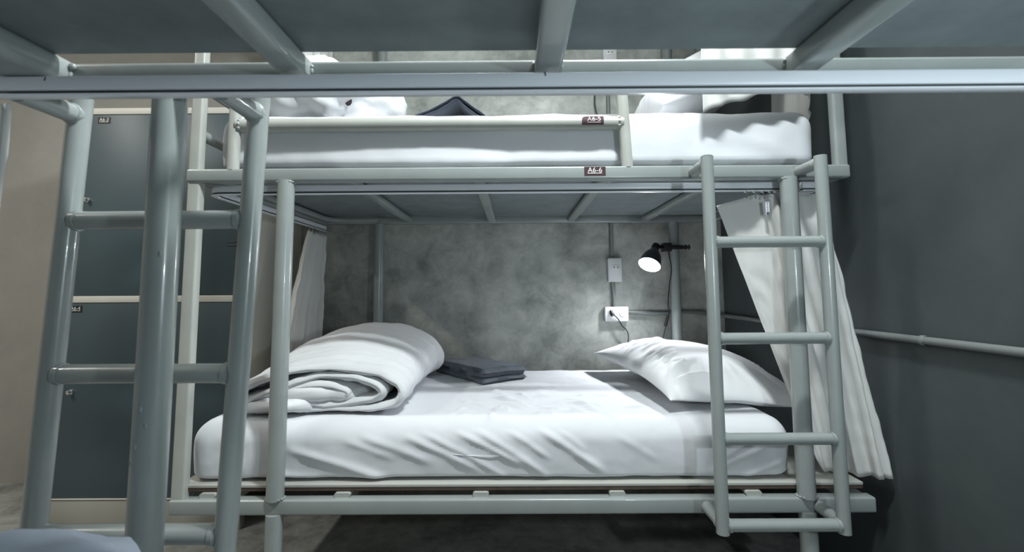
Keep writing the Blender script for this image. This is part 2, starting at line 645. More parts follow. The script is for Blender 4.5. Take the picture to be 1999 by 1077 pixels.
for x in (-.345, .056, .458, .86):
    g = G().add(*sweep([(x, -.23, .355), (x, NY0 + .002, .355)], rrect(.042, .034, .007, 3)))
    rnd = random.Random(int(x * 100) + 5)
    for k in range(9):
        t = rnd.uniform(-.022, .022)
        g.add(*ball((x + math.copysign(.022, t), NY0 - rnd.uniform(.0, .006), .35 + rnd.uniform(-.012, .014)), (.0035, .003, .0035), 6, 5))
    g.out('slat', STEEL, near, sharp=.9)
rail('bed_board', near, NX0 + .01, NX1 - .01, -.22, .704, .3725, .3845, BOARD, .001)
ntr = bend([(NX1 - .03, .698, 0), (NX0 + .030, .698, 0), (NX0 + .030, -.1, 0)], .055, 8)
nt = track(near, [(p[0], p[1]) for p in ntr], .3315, .3005)
for (xa, za), (xb, zb) in (((.0492, .331), (.0507, .3245)), ((-.713, .329), (-.7145, .323))):
    G().add(*sweep([(xa, .6895, za), (xb, .6893, zb)], rrect(.0014, .001, .0003, 1))).out('pen_mark', INK, nt)
# fat round post and its foot
g = G().add(*tube([(-.564, .748, ZL1), (-.564, .748, -.1), (-.564, .748, ZU0 + .003)], .0245, 32))
rnd = random.Random(4)
for k in range(7):
    a = rnd.uniform(-2.3, -.9)
    g.add(*ball((-.564 + .0245 * math.cos(a), .748 + .0245 * math.sin(a), rnd.uniform(-.3, .15)), (.003, .002, .005), 6, 5))
g.out('post', STEEL, near, sharp=.9)
G().add(*tube([(-.564, .748, ZF), (-.564, .748, ZL0)], .0245, 24)).out('leg', STEEL, near, sharp=.9)
G().add(*tube([(1.045, .748, ZL1), (1.045, .748, ZU0 + .003)], .0245, 24)).out('post', STEEL, near, sharp=.9)
G().add(*tube([(1.045, .748, ZF), (1.045, .748, ZL0)], .0245, 24)).out('leg', STEEL, near, sharp=.9)
for x in (-.5, .86):
    G().add(*tube([(x, -.244, ZF), (x, -.244, ZU0)], .0245)).out('post', STEEL, near, sharp=.9)
rail('bed_board', near, NX0 + .01, NX1 - .01, -.22, .71, -.5745, -.5555, PLYEDGE, .001)
ladder(near, -.784, -.4645, .812, .347, -.634, (.126, -.137, -.398, -.614), .0175, .708, STEEL, .3135, -.648, .035)


# ================================================================== BEDDING
def rounded_slab(x0, x1, y0, y1, z0, z1, r, step, folds=(), seed=0., amp=.004, puff=.0, rb=None):
    """soft mattress under a sheet: rounded box with sagging noise and raised folds"""
    sx, sy_, sz = x1 - x0, y1 - y0, z1 - z0
    nx, ny, nz = max(8, int(sx / step)), max(8, int(sy_ / step)), max(8, int(sz / step))
    bm = bmesh.new()
    key = {}
    def V(i, j, k):
        if (i, j, k) not in key:
            key[(i, j, k)] = bm.verts.new((i / nx, j / ny, k / nz))
        return key[(i, j, k)]
    for i in range(nx):
        for j in range(ny):
            bm.faces.new((V(i, j, nz), V(i + 1, j, nz), V(i + 1, j + 1, nz), V(i, j + 1, nz)))
            bm.faces.new((V(i, j, 0), V(i, j + 1, 0), V(i + 1, j + 1, 0), V(i + 1, j, 0)))
        for k in range(nz):
            bm.faces.new((V(i, 0, k), V(i + 1, 0, k), V(i + 1, 0, k + 1), V(i, 0, k + 1)))
            bm.faces.new((V(i, ny, k), V(i, ny, k + 1), V(i + 1, ny, k + 1), V(i + 1, ny, k)))
    for j in range(ny):
        for k in range(nz):
            bm.faces.new((V(0, j, k), V(0, j, k + 1), V(0, j + 1, k + 1), V(0, j + 1, k)))
            bm.faces.new((V(nx, j, k), V(nx, j + 1, k), V(nx, j + 1, k + 1), V(nx, j, k + 1)))
    def warp(t, L, ra, rb_):
        return t
    lo = Vector((x0 + r, y0 + r, z0 + (rb or r)))
    hi = Vector((x1 - r, y1 - r, z1 - r))
    P, Nn = [], []
    for v in bm.verts:
        p = Vector((x0 + v.co.x * sx, y0 + v.co.y * sy_, z0 + v.co.z * sz))
        c = Vector((min(max(p.x, lo.x), hi.x), min(max(p.y, lo.y), hi.y), min(max(p.z, lo.z), hi.z)))
        d = p - c
        n = d.normalized() if d.length > 1e-6 else Vector((0, 0, 1))
        rz = r if p.z > c.z or not rb else rb
        q = c + Vector((n.x * r, n.y * r, n.z * rz)) if d.length > 1e-6 else p
        P.append(q); Nn.append(n)
    A = np.array([tuple(p) for p in P]); NN = np.array([tuple(n) for n in Nn])
    disp = np.array([amp * fbm(p, 3.2, seed) + amp * .35 * fbm(p, 14, seed + 3) for p in P])
    if puff:
        t = (A[:, 2] - z0) / sz
        side = np.maximum(np.abs(NN[:, 1]), np.abs(NN[:, 0]))
        disp += puff * np.sin(np.pi * np.clip(t, 0, 1)) * side
    for a, b, w, h in folds:
        a, b = np.array(a, float), np.array(b, float)
        ab = b - a
        t = np.clip(((A - a) @ ab) / (ab @ ab), 0, 1)
        dd = np.linalg.norm(A - (a + t[:, None] * ab), axis=1)
        disp += h * np.exp(-(dd / w) ** 2) * (np.sin(np.pi * np.clip(t * .9 + .05, 0, 1)) ** .7)
    up = NN[:, 2] > -.6
    A = A + NN * (disp * up)[:, None]
    A[:, 2] = np.maximum(A[:, 2], z0)
    bm.verts.index_update()
    F = [tuple(v.index for v in f.verts) for f in bm.faces]
    bm.free()
    return [tuple(p) for p in A], F


# lower far mattress
rnd = random.Random(11)
MF = []
yf = 1.432
for xt, xb, zt, zb, w, h in ((-.32, -.10, -.43, -.53, .012, .009), (-.27, -.02, -.42, -.55, .010, .008), (-.18, .02, -.415, -.51, .010, .010),
                             (-.12, .10, -.41, -.545, .012, .010), (-.03, .10, -.41, -.49, .009, .008), (.06, .26, -.405, -.53, .013, .012),
                             (.12, .21, -.41, -.47, .009, .006), (-.45, -.25, -.43, -.50, .014, .008), (-.50, -.36, -.44, -.49, .012, .006),
                             (-.66, -.37, -.465, -.555, .016, .012), (-.72, -.55, -.53, -.556, .014, .008), (.30, .42, -.43, -.50, .012, .004),
                             (.74, .57, -.46, -.53, .010, .008), (.80, .66, -.50, -.55, .010, .007), (.70, .60, -.44, -.50, .008, .005),
                             (-.86, -.80, -.42, -.54, .02, .006)):
    MF.append(((xt, yf, zt), ((xt + xb) / 2, yf, zt + (zb - zt) * .45), w * .72, h * .75))
    MF.append((((xt * .55 + xb * .45), yf, zt + (zb - zt) * .40), (xb, yf, zb), w * .8, h * .75))
for k in range(60):                 # crumpled patch in the middle of the sheet
    x = rnd.gauss(.03, .13)
    y = rnd.uniform(1.50, 1.86)
    a = rnd.gauss(-.35, .5)
    L = rnd.uniform(.03, .10)
    MF.append(((x, y, -.384), (x + L * math.cos(a), y + L * math.sin(a) * .8, -.384), rnd.uniform(.006, .011), rnd.uniform(.004, .009)))
for k in range(26):
    x = rnd.uniform(-.3, .5)
    MF.append(((x, 1.52, -.386), (x + rnd.uniform(-.05, .07), 1.45, -.41), rnd.uniform(.008, .014), rnd.uniform(.001, .003)))
v, f = rounded_slab(-.968, .822, 1.432, 2.352, -.5555, -.384,   .062, .0062, MF, 2.3, .005, .006, rb=.02)
matt = mesh_obj('mattress', v, f, SHEET)
tag(matt, 'single mattress in a wrinkled white sheet on the lower far berth', 'mattress')
pts = smooth_path([(-.207, 1.4245, -.4745), (-.15, 1.4235, -.4805), (-.09, 1.4235, -.4835), (-.028, 1.4245, -.4830)], 6)
tag(G().add(*tube(pts, .0013, 6)).out('seam', SHEET, matt), 'stitched white seam line')

# upper far mattress
UF = [((-.6, 1.436, .40), (.05, 1.436, .392), .02, .006), ((-.2, 1.436, .395), (.4, 1.436, .40), .02, .004),
      ((.55, 1.436, .41), (.85, 1.436, .395), .018, .005), ((.70, 1.436, .47), (.90, 1.436, .40), .02, .005), ((-.9, 1.436, .52), (-.93, 1.436, .42), .01, .006)]
v, f = rounded_slab(-.925, .950, 1.434, 2.345, .384, .566, .055, .014, UF, 7.7, .006, .006, rb=.02)
um = mesh_obj('mattress', v, f, SHEET)
tag(um, 'thick white-sheeted mattress on the upper far berth behind the guard rail', 'mattress')

# near mattress (the one the camera sits above)
v, f = rounded_slab(NX0 + .03, NX1 - .03, -.22, .655, -.5555, -.392, .06, .03, (), 4.2, .005, .004, rb=.02)
nm = mesh_obj('mattress', v, f, SHEET)
tag(nm, 'near lower mattress under the camera, almost wholly below the frame', 'mattress')


def folded_sheet(profile, ys, scale_fn, th, nsub=6, seed=0., amp=.006, ny=50, cls=None, wr=0.0):
    """thick cloth folded along a profile (u,w) and extruded through depth; rounded edges"""
    prof = smooth_path([(a, b, 0) for a, b in profile], nsub)
    prof = [(p[0], p[1]) for p in prof]
    n = len(prof)
    y0, y1 = ys
    V_, F_ = [], []
    cols = []
    for j in range(ny + 1):
        t = j / ny
        tt = t
        edge_y = min(1.0, math.sqrt(max(0, 1 - (1 - min(1, t * (y1 - y0) / (th * .8))) ** 2)), math.sqrt(max(0, 1 - (1 - min(1, (1 - t) * (y1 - y0) / (th * .8))) ** 2)))
        pts = [Vector(scale_fn(a, b, t)) for a, b in prof]
        row_o, row_i = [], []
        for i, p in enumerate(pts):
            tg = (pts[min(i + 1, n - 1)] - pts[max(i - 1, 0)])
            tg.y = 0
            tg.normalize()
            nr = Vector((-tg.z, 0, tg.x))
            s = i / (n - 1)
            ee = min(1.0, math.sqrt(max(0, 1 - (1 - min(1, s * 14)) ** 2)), math.sqrt(max(0, 1 - (1 - min(1, (1 - s) * 14)) ** 2)))
            hw = th / 2 * max(.08, min(ee, edge_y))
            dn = amp * fbm((s * 3.0, p.y * 2.0, p.z * 2), 2.2, seed) + amp * .7 * fbm(p, 13, seed + 5) + amp * .35 * fbm(p, 30, seed + 8)
            if wr:
                dn += wr * (.9 - abs(fbm((s * 2.0, p.y * 10 + s * 4, 0), 1.6, seed + 9, 3)) * 2.2)
            q = p + nr * dn
            q.y += amp * 2.0 * fbm((s * 5, 0, 1.3), 2.0, seed + 2) * (1 - t)
            row_o.append(q + nr * hw)
            row_i.append(q - nr * hw * .9)
        cols.append(row_o + row_i[::-1])
    m = 2 * n
    for c in cols: V_ += [tuple(p) for p in c]
    F_ = grid_faces(m, ny + 1, 0, True)
    F_.append(tuple(range(m)))
    F_.append(tuple(range(ny * m, ny * m + m))[::-1])
    return V_, F_


def crumple(name, c, rad, seed, amp, m, zmin, nu=110, nv=60, pw=.75):
    V_, F_ = [], []
    for j in range(nv + 1):
        th = math.pi * j / nv
        for i in range(nu):
            ph = 2 * math.pi * i / nu
            d = Vector((math.sin(th) * math.cos(ph), math.sin(th) * math.sin(ph), math.cos(th)))
            p = Vector([math.copysign(abs(a) ** pw, a) * r for a, r in zip(d, rad)])
            w = Vector((p.x * 1.0 + .12 * fbm(p, 4, seed), p.y, p.z + .10 * fbm(p, 5, seed + 4)))
            n1 = 1 - abs(fbm(w, 5.0, seed, 2)) * 2
            n2 = 1 - abs(fbm(w, 11.0, seed + 7, 2)) * 2
            k = amp * (.9 * n1 + .4 * n2)
            q = p + d * k
            q = q + Vector(c)
            q.z = max(q.z, zmin)
            V_.append(tuple(q))
    return V_, grid_faces(nu, nv + 1, 0, True)


# lower duvet: rolled bundle, open fold facing the aisle
DU0, DU1 = -.885, -.345
ZB = -.3835


def duv(u, w, t):
    y = 1.475 + t * .74
    e = 1 - (1 - t) ** 2
    h = .128 + .090 * math.sin(min(1, t * 1.35) * math.pi / 2)
    if t > .8: h -= .05 * ((t - .8) / .2) ** 2
    xl = DU0 - .035 * t
    xr = DU1 - .012 * math.sin(t * 3.1) + .015 * t
    y += .02 * math.sin(u * 3)
    return (xl + (xr - xl) * u, y, ZB + .016 + h * w)


prof = [(.02, .02), (.25, .0), (.55, .0), (.82, .02), (.96, .12), (1.0, .38), (.965, .62), (.86, .82), (.68, .97), (.48, 1.0), (.27, .86), (.11, .60), (.02, .36), (.03, .24), (.14, .28), (.30, .54), (.46, .72), (.64, .75), (.79, .64), (.87, .43), (.81, .25), (.62, .17), (.42, .20), (.27, .30), (.34, .44), (.48, .52), (.62, .48), (.67, .38), (.56, .33), (.44, .36)]
v, f = folded_sheet(prof, (1.475, 2.215), duv, .026, 8, 3.1, .006, 110, wr=.0065)
g = G().add(v, f)
for cx_, cz_, rx, rz, sd, ya in ((-.62, -.318, .17, .030, 1.3, 1.70), (-.74, -.352, .12, .022, 4.4, 1.66), (-.79, -.338, .07, .020, 8.8, 1.70)):
    cv, cf = crumple('duvet', (cx_, ya, cz_), (rx, .20, rz), sd, .016, DUVETM, -.383, 90, 44, .7)
    g.add(cv, cf)
dv = g.out('duvet', DUVETM, sharp=None)
tag(dv, 'white duvet folded into a tall bundle at the left end of the lower far berth', 'duvet')


v, f = crumple('duvet', (-.70, 1.80, .68), (.255, .28, .125), 5.2, .042, DUVETM, .567)
ud = mesh_obj('duvet', v, f, DUVETM)
tag(ud, 'crumpled white duvet heaped at the left end of the upper far berth', 'duvet')
lab = G().add(*lathe([(0, 0), (.010, .0005), (.012, .002), (0, .003)], (0, 0, 0), (0, -1, 0), 14))
lq = min(v, key=lambda p: (p[0] + .356 * p[1]) ** 2 + (p[2] - .412 * p[1]) ** 2 + .004 * (p[1] - 1.4))
lab.v = [(lq[0] + a, lq[1] - .003 + b, lq[2] + c * 1.35) for a, b, c in lab.v]
tag(lab.out('care_label', LABELM, ud), 'small dark oval care label')

# near duvet lump, bottom left corner of the picture
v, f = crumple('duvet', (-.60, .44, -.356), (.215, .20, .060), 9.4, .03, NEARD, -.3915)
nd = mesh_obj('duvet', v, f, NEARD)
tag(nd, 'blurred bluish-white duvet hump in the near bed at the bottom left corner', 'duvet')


def pillow(c, a, b, th, rot, seed, nu=72, zmin=None, lean=None, wrinkles=()):
    V_ = []
    R = Matrix(rot).to_3x3() if not isinstance(rot, Matrix) else rot
    pts = {}
    F_ = []
    for side in (1, -1):
        for j in range(nu + 1):
            for i in range(nu + 1):
                u, w = 2 * i / nu - 1, 2 * j / nu - 1
                # denser towards the seam
                u = math.copysign(1 - (1 - abs(u)) ** 1.3, u); w = math.copysign(1 - (1 - abs(w)) ** 1.3, w)
                x = a * u * (1 - .075 * (1 - w * w) ** .8)
                y = b * w * (1 - .060 * (1 - u * u) ** .8)
                h = th * ((1 - abs(u) ** 2.6) * (1 - abs(w) ** 2.6)) ** .55
                h = max(h, .0015)
                edge = max(abs(u), abs(w))
                # gathers running in from the seam
                ang = math.atan2(w * b, u * a)
                g = fbm((math.cos(ang) * 5, math.sin(ang) * 5, edge * .8), 2.4, seed, 2)
                h += g * .008 * (1 - abs(edge - .78) / .22 if abs(edge - .78) < .22 else 0)
                h += .007 * fbm((x, y, side * .3), 3.5, seed + 3)* (1 - edge ** 6)
                for (ax, ay, bx, by, ww, hh) in wrinkles:
                    if side < 0: break
                    abx, aby = bx - ax, by - ay
                    t = max(0, min(1, ((x - ax) * abx + (y - ay) * aby) / (abx * abx + aby * aby)))
                    d = math.hypot(x - ax - t * abx, y - ay - t * aby)
                    h += hh * math.exp(-(d / ww) ** 2) * math.sin(math.pi * (t * .8 + .1))
                p = Vector((x, y, side * h * (1.25 if side > 0 else .6)))
                if lean: p.z += lean(x, y)
                p = R @ p + Vector(c)
                if zmin is not None: p.z = max(p.z, zmin)
                V_.append(tuple(p))
    n = nu + 1
    F_ = grid_faces(n, n, 0) + [q[::-1] for q in grid_faces(n, n, n * n)]
    # weld the seam
    ring = [(i, 0) for i in range(n)] + [(n - 1, j) for j in range(1, n)] + [(i, n - 1) for i in range(n - 2, -1, -1)] + [(0, j) for j in range(n - 2, 0, -1)]
    for k in range(len(ring)):
        (i, j), (i2, j2) = ring[k], ring[(k + 1) % len(ring)]
        F_.append((j * n + i, j2 * n + i2, n * n + j2 * n + i2, n * n + j * n + i))
    return V_, F_


PW = []
rnd = random.Random(8)
for k in range(15):
    y = -.31 + k * .034
    x0_ = -.205 + rnd.uniform(-.015, .02)
    PW.append((x0_, y, x0_ + rnd.uniform(.07, .15), y + rnd.uniform(.0, .05), .0075, rnd.uniform(.006, .011)))
Rz = Matrix.Rotation(math.radians(8), 3, 'Z') @ Matrix.Rotation(math.radians(4), 3, 'Y')
v, f = pillow((.690, 1.915, -.316), .262, .39, .084, Rz, 6.6, 84, -.3835, wrinkles=PW, lean=lambda x, y: -.045 * max(0, -y / .385) ** 1.5 - .02 * max(0, x / .265))
p1 = mesh_obj('pillow', v, f, PILLOWM)
tag(p1, 'plump white pillow under the lit lamp at the right end of the lower far berth', 'pillow')
Rl = Matrix.Rotation(math.radians(-30), 3, 'Y')
v, f = pillow((.725, 1.84, .745), .25, .30, .125, Rl, 2.2, 48, .567)
p2 = mesh_obj('pillow', v, f, PILLOWM)
tag(p2, 'white pillow leaning at the right end of the upper far berth', 'pillow')

# ---- towels
# lower towel: folded slab, corners in plan
TA, TB, TC, TD = Vector((-.385, 2.28)), Vector((-.125, 1.945)), Vector((.055, 2.08)), Vector((-.19, 2.385))


def towel_layer(z0, z1, seed, inset=0., open_front=True):
    V_, n = [], 30
    rows = []
    cx = (TA + TB + TC + TD) / 4
    for side in (1, 0):
        for j in range(n + 1):
            for i in range(n + 1):
                u, w = i / n, j / n
                p = (TA * (1 - u) + TB * u) * (1 - w) + (TD * (1 - u) + TC * u) * w
                p = cx + (p - cx) * (1 - inset)
                e = min(u, 1 - u, w, 1 - w) * .42
                rr = (z1 - z0) / 2
                k = 1.0 if e > rr else math.sqrt(max(0, 1 - (1 - e / rr) ** 2))
                zm = (z0 + z1) / 2 + .006 * fbm((p.x, p.y, 0), 6, seed)
                zz = zm + (rr * k if side else -rr * k) + .0012 * fbm((p.x, p.y, side), 12, seed + 2)
                V_.append((p.x, p.y, max(zz, -.3835)))
    m = n + 1
    F_ = grid_faces(m, m, 0) + [q[::-1] for q in grid_faces(m, m, m * m)]
    ring = [(i, 0) for i in range(m)] + [(m - 1, j) for j in range(1, m)] + [(i, m - 1) for i in range(m - 2, -1, -1)] + [(0, j) for j in range(m - 2, 0, -1)]
    for k in range(len(ring)):
        (i, j), (i2, j2) = ring[k], ring[(k + 1) % len(ring)]
        F_.append((j * m + i, j2 * m + i2, m * m + j2 * m + i2, m * m + j * m + i))
    return V_, F_


g = G().add(*towel_layer(-.3825, -.360, 1.0)).add(*towel_layer(-.361, -.322, 2.5, .012))
t1 = g.out('towel', TOWELM, sharp=None)
tag(t1, 'dark slate-blue towel folded flat in the middle of the lower far berth', 'towel')
ptw = [(-.10, .16), (.15, .34), (.40, .66), (.60, .97), (.66, 1.0), (.80, .75), (1.0, .40), (1.16, .12), (1.10, .06), (.98, .22), (.80, .56), (.67, .84), (.60, .82), (.40, .50), (.12, .22), (-.02, .08)]


def tw(u, w, t):
    return (-.312 + u * .19 + .02 * t, 1.53 + t * .26, .574 + .080 * w)


v, f = folded_sheet(ptw, (1.53, 1.79), tw, .008, 6, 1.4, .002, 24)
t2 = mesh_obj('towel', v, f, TOWELM)
tag(t2, 'dark grey towel folded into a small peak on the upper far berth', 'towel')


# ================================================================== CURTAINS
def curtain(top, bot, n_fold, a_top, a_bot, seed, nu=150, nv=56, hem=None, amp_u=None, sharpness=1.0, nrm=None):
    T = smooth_path(top, 12)
    B = smooth_path(bot, 12)
    def samp(P, s):
        x = s * (len(P) - 1)
        i = min(int(x), len(P) - 2)
        return P[i].lerp(P[i + 1], x - i)
    V_ = []
    for j in range(nv + 1):
        v_ = j / nv
        for i in range(nu + 1):
            u = i / nu
            p, q = samp(T, u), samp(B, u)
            d = (samp(T, min(1, u + .01)) - samp(T, max(0, u - .01)))
            d.z = 0
            d2 = (samp(B, min(1, u + .01)) - samp(B, max(0, u - .01)))
            d2.z = 0
            dd = (d.normalized().lerp(d2.normalized(), v_)).normalized()
            nr = Vector((-dd.y, dd.x, 0)) if nrm is None else Vector(nrm)
            r = p.lerp(q, v_)
            ph = 2 * math.pi * n_fold * u + 1.4 * fbm((u * 3, v_ * .6, 0), 1.2, seed) + seed
            A_ = a_top + (a_bot - a_top) * v_
            if amp_u: A_ *= amp_u(u)
            wv = math.sin(ph)
            wv = math.copysign(abs(wv) ** sharpness, wv)
            r = r + nr * (A_ * wv * (.75 + .5 * fbm((u * 4, v_, 1), 1.0, seed + 2)))
            r = r + nr * (.006 * fbm((u * 2, v_ * 3, 0), 2.5, seed + 5))
            if hem: r.z += hem(u) * v_
            V_.append(tuple(r))
    return V_, grid_faces(nu + 1, nv + 1)


def curtain_obj(v, f, label, hooks=()):
    o = mesh_obj('curtain', v, f, CURTAINM)
    md = o.modifiers.new('thickness', 'SOLIDIFY')
    md.thickness = .0016
    md.offset = 0
    tag(o, label, 'curtain')
    for h in hooks:
        x, y, z = h
        g = G().add(*tube(bend([(x, y, z + .014), (x + .003, y - .004, z + .004), (x + .001, y - .005, z - .010), (x - .003, y - .003, z - .004)], .004, 3), .0016, 6))
        g.add(*ball((x, y, z + .016), (.0065, .0065, .0045), 10, 6))
        g.out('curtain_hook', CHROME, o)
    return o


# right end of the lower far berth, swept round the front corner and hanging outside at the bottom
top = [(.655, 1.50, .268), (.715, 1.485, .283), (.765, 1.468, .296), (.80, 1.455, .292), (.845, 1.458, .292), (.90, 1.456, .293), (.955, 1.462, .296), (.985, 1.50, .296), (.985, 1.56, .296)]
bot = [(.885, 1.470, -.46), (.91, 1.465, -.52), (.925, 1.462, -.545), (.955, 1.455, -.545), (1.0, 1.445, -.547), (1.03, 1.42, -.547), (1.06, 1.405, -.545), (1.078, 1.41, -.545), (1.082, 1.44, -.53)]
v, f = curtain(top, bot, 6.2, .017, .020, 2.0, 220, 60, sharpness=.8, amp_u=lambda u: .2 + .8 * min(1, max(0, (u - .22) / .2)) * (1 if u < .7 else max(.35, 1 - (u - .7) * 2.5)))
# keep the cloth off the wall and clear of the post
v = [(min(x, 1.092), max(y, 1.4), z) for x, y, z in v]
c1 = curtain_obj(v, f, 'off-white curtain gathered behind the ladder at the right end of the lower far berth',
                 [(x, 1.450, .287) for x in (.725, .752, .778, .80, .82, .842)])
LM = G().add(*box(.7745, .7865, 1.430, 1.4308, .226, .266, .0002, 1))
lbl = LM.out('label', SHEET, c1)
g = G()
for k, (zz, hh) in enumerate(((.2615, .004), (.2555, .003), (.250, .0035), (.2445, .003), (.2395, .0035))):
    g.add(*box(.7780 + .0008 * (k % 2), .7825, 1.4292, 1.4297, zz - hh / 2, zz + hh / 2, 0))
g.out('print', LILAC, lbl, smooth=False)
g = G().add(*lathe([(.002, 0), (.0045, 0), (.0045, .0008), (.002, .0008)], (.7808, 1.4297, .2305), (0, -1, 0), 14))
g.out('emblem', INK, lbl, smooth=False)

# left end of the lower far berth
top = [(-.958, 2.165, .282), (-.956, 2.24, .282), (-.957, 2.31, .282), (-.957, 2.365, .282)]
bot = [(-.995, 1.98, -.375), (-.985, 2.10, -.375), (-.978, 2.22, -.375), (-.972, 2.365, -.375)]
v, f = curtain(top, bot, 5, .012, .022, 5.1, 120, 40)
c2 = curtain_obj(v, f, 'pale bunched curtain at the left end of the lower far berth behind the folded duvet',
                 [(-.957, y, .289) for y in (2.18, 2.22, 2.26, 2.30, 2.34)])

# upper far berth, right end
top = [(.580, 1.374, 1.395), (.66, 1.372, 1.395), (.76, 1.376, 1.395), (.86, 1.374, 1.395), (.915, 1.405, 1.395), (.955, 1.47, 1.395), (.966, 1.58, 1.395), (.966, 1.70, 1.395)]
bot = [(.573, 1.374, .524), (.65, 1.372, .556), (.74, 1.376, .580), (.83, 1.372, .592), (.895, 1.400, .590), (.950, 1.47, .59), (.968, 1.58, .43), (.972, 1.72, .42)]
v, f = curtain(top, bot, 8, .008, .005, 7.0, 200, 50, hem=lambda u: .004 * math.sin(u * 50) + .004 * math.sin(u * 23))
v = [(x, y, max(z, .570) if (x < .955 and y > 1.43) else z) if x < .955 or z > .57 else (max(x, .968), y, z) for x, y, z in v]
c3 = curtain_obj(v, f, 'off-white curtain bunched at the right end of the upper far berth')
top = [(-.93, 1.93, 1.395), (-.93, 2.1, 1.395), (-.93, 2.24, 1.395), (-.93, 2.33, 1.395)]
bot = [(-.925, 1.95, .80), (-.925, 2.1, .80), (-.925, 2.25, .80), (-.925, 2.33, .80)]
v, f = curtain(top, bot, 5, .012, .016, 3.0, 100, 24)
c4 = curtain_obj(v, f, 'white curtain at the upper left back corner, seen through the gap overhead')

# near bed, left end
top = [(-.787, .714, .296), (-.80, .708, .296), (-.82, .702, .296), (-.838, .69, .296), (-.84, .64, .296), (-.84, .5, .296)]
bot = [(-.806, .714, -.30), (-.82, .708, -.30), (-.84, .702, -.30), (-.852, .69, -.30), (-.855, .64, -.30), (-.855, .5, -.30)]
v, f = curtain(top, bot, 4, .004, .006, 6.0, 90, 30)
c5 = curtain_obj(v, f, 'pale curtain of the near bed, a narrow strip at the left picture edge')

# ================================================================== LOCKERS
LX0, LX1, LXM, LY = -1.925, -1.125, -1.592, 2.0
loc = thing('locker_cabinet', ((LX0 + LX1) / 2, 2.24, ZF), 'four-door locker with slate doors and cream frame standing behind the near ladder', 'locker')
g = G()
g.add(*box(LX0, LX1, LY + .03, YW - .004, -.842, .808, .002))
g.out('carcass', LOCKF, loc, sharp=.7)
g = G()
for z0, z1 in ((.782, .810), (-.041, -.013), (-.845, -.8405)):
    g.add(*box(LX0, LX1, LY, LY + .032, z0, z1, .002))
g.add(*box(LX0, LX0 + .012, LY, LY + .032, -.842, .79, .001))
g.add(*box(LX1 - .012, LX1, LY, LY + .032, -.842, .79, .001))
g.out('frame', LOCKF, loc, sharp=.7)
G().add(*box(LX0, LX1, LY + .004, LY + .04, ZF, -.8455, .002)).out('plinth', LOCKP, loc, sharp=.7)
for (xa, xb, left) in ((LX0 + .013, LXM - .002, True), (LXM + .002, LX1 - .013, False)):
    for (z0, z1, s) in ((-.012, .781, 'A6-3'), (-.8395, -.042, 'A6-4')):
        d = G().add(*box(xa, xb, LY + .003, LY + .025, z0, z1, .003)).out('door', LOCKD, loc, sharp=.7)
        kz = (z0 + z1) / 2 + (.016 if s == 'A6-3' else .03)
        kx = (-1.841 if s == 'A6-3' else -1.853) if left else xb - .065
        if left:
            g = G().add(*lathe([(0, 0), (.010, 0), (.010, .004), (.006, .005), (.006, .012), (.009, .014), (.009, .018), (0, .019)], (kx, LY + .003, kz), (0, -1, 0), 16))
            g.out('lock_knob', CHROME, d, sharp=.7)
            flat_tag('number_sticker', -1.796 if s == 'A6-3' else -1.861, LY + .003, z1 - .026, .056, .028, s, TAGBLACK, d, .021)
        else:
            g = G()
            for q in (0, .016):
                g.add(*box(LX1 - .105, LX1 - .062, LY + .0015, LY + .004, kz - .205 + q, kz - .2 + q, .001))
            g.out('vent_slot', BLACK, d, sharp=.7)

# ================================================================== WALL FITTINGS
YS = YW


def outlet(label, xc, zc, w, h, holes, extra=None):
    t = thing('wall_outlet', (xc, YS, zc), label, 'outlet')
    G().add(*box(xc - w / 2, xc + w / 2, YS - .030, YS - .0005, zc - h / 2, zc + h / 2, .004, 3)).out('cover_plate', OUTLETM, t, sharp=.8)
    for hx, hz in holes:
        G().add(*box(hx - .019, hx + .019, YS - .0325, YS - .029, hz - .013, hz + .013, .002, 2)).out('socket', OUTLETM, t, sharp=.8)
        g = G()
        for dx in (-.0095, .0095):
            g.add(*lathe([(0, 0), (.0035, 0), (.0035, .0006), (0, .0006)], (hx + dx, YS - .0324, hz), (0, -1, 0), 12))
        g.out('pin_hole', BLACK, t, smooth=False)
    return t


o_mid = outlet('upright white outlet box on the concrete wall left of the lit lamp', .528, .103, .072, .125, [(.532, .115)])
o_low = outlet('wide white outlet box low on the wall with a black plug in it', .531, -.126, .122, .075, [(.505, -.122)])
G().add(*lathe([(0, 0), (.015, 0), (.015, .002), (.012, .003), (0, .003)], (.559, YS - .0305, -.124), (0, -1, 0), 18)).out('switch', OUTLETM, o_low, sharp=.6)
o_top = outlet('white outlet box high on the wall, seen through the gap above the near rail', .530, 1.245, .074, .125, [(.531, 1.283)])

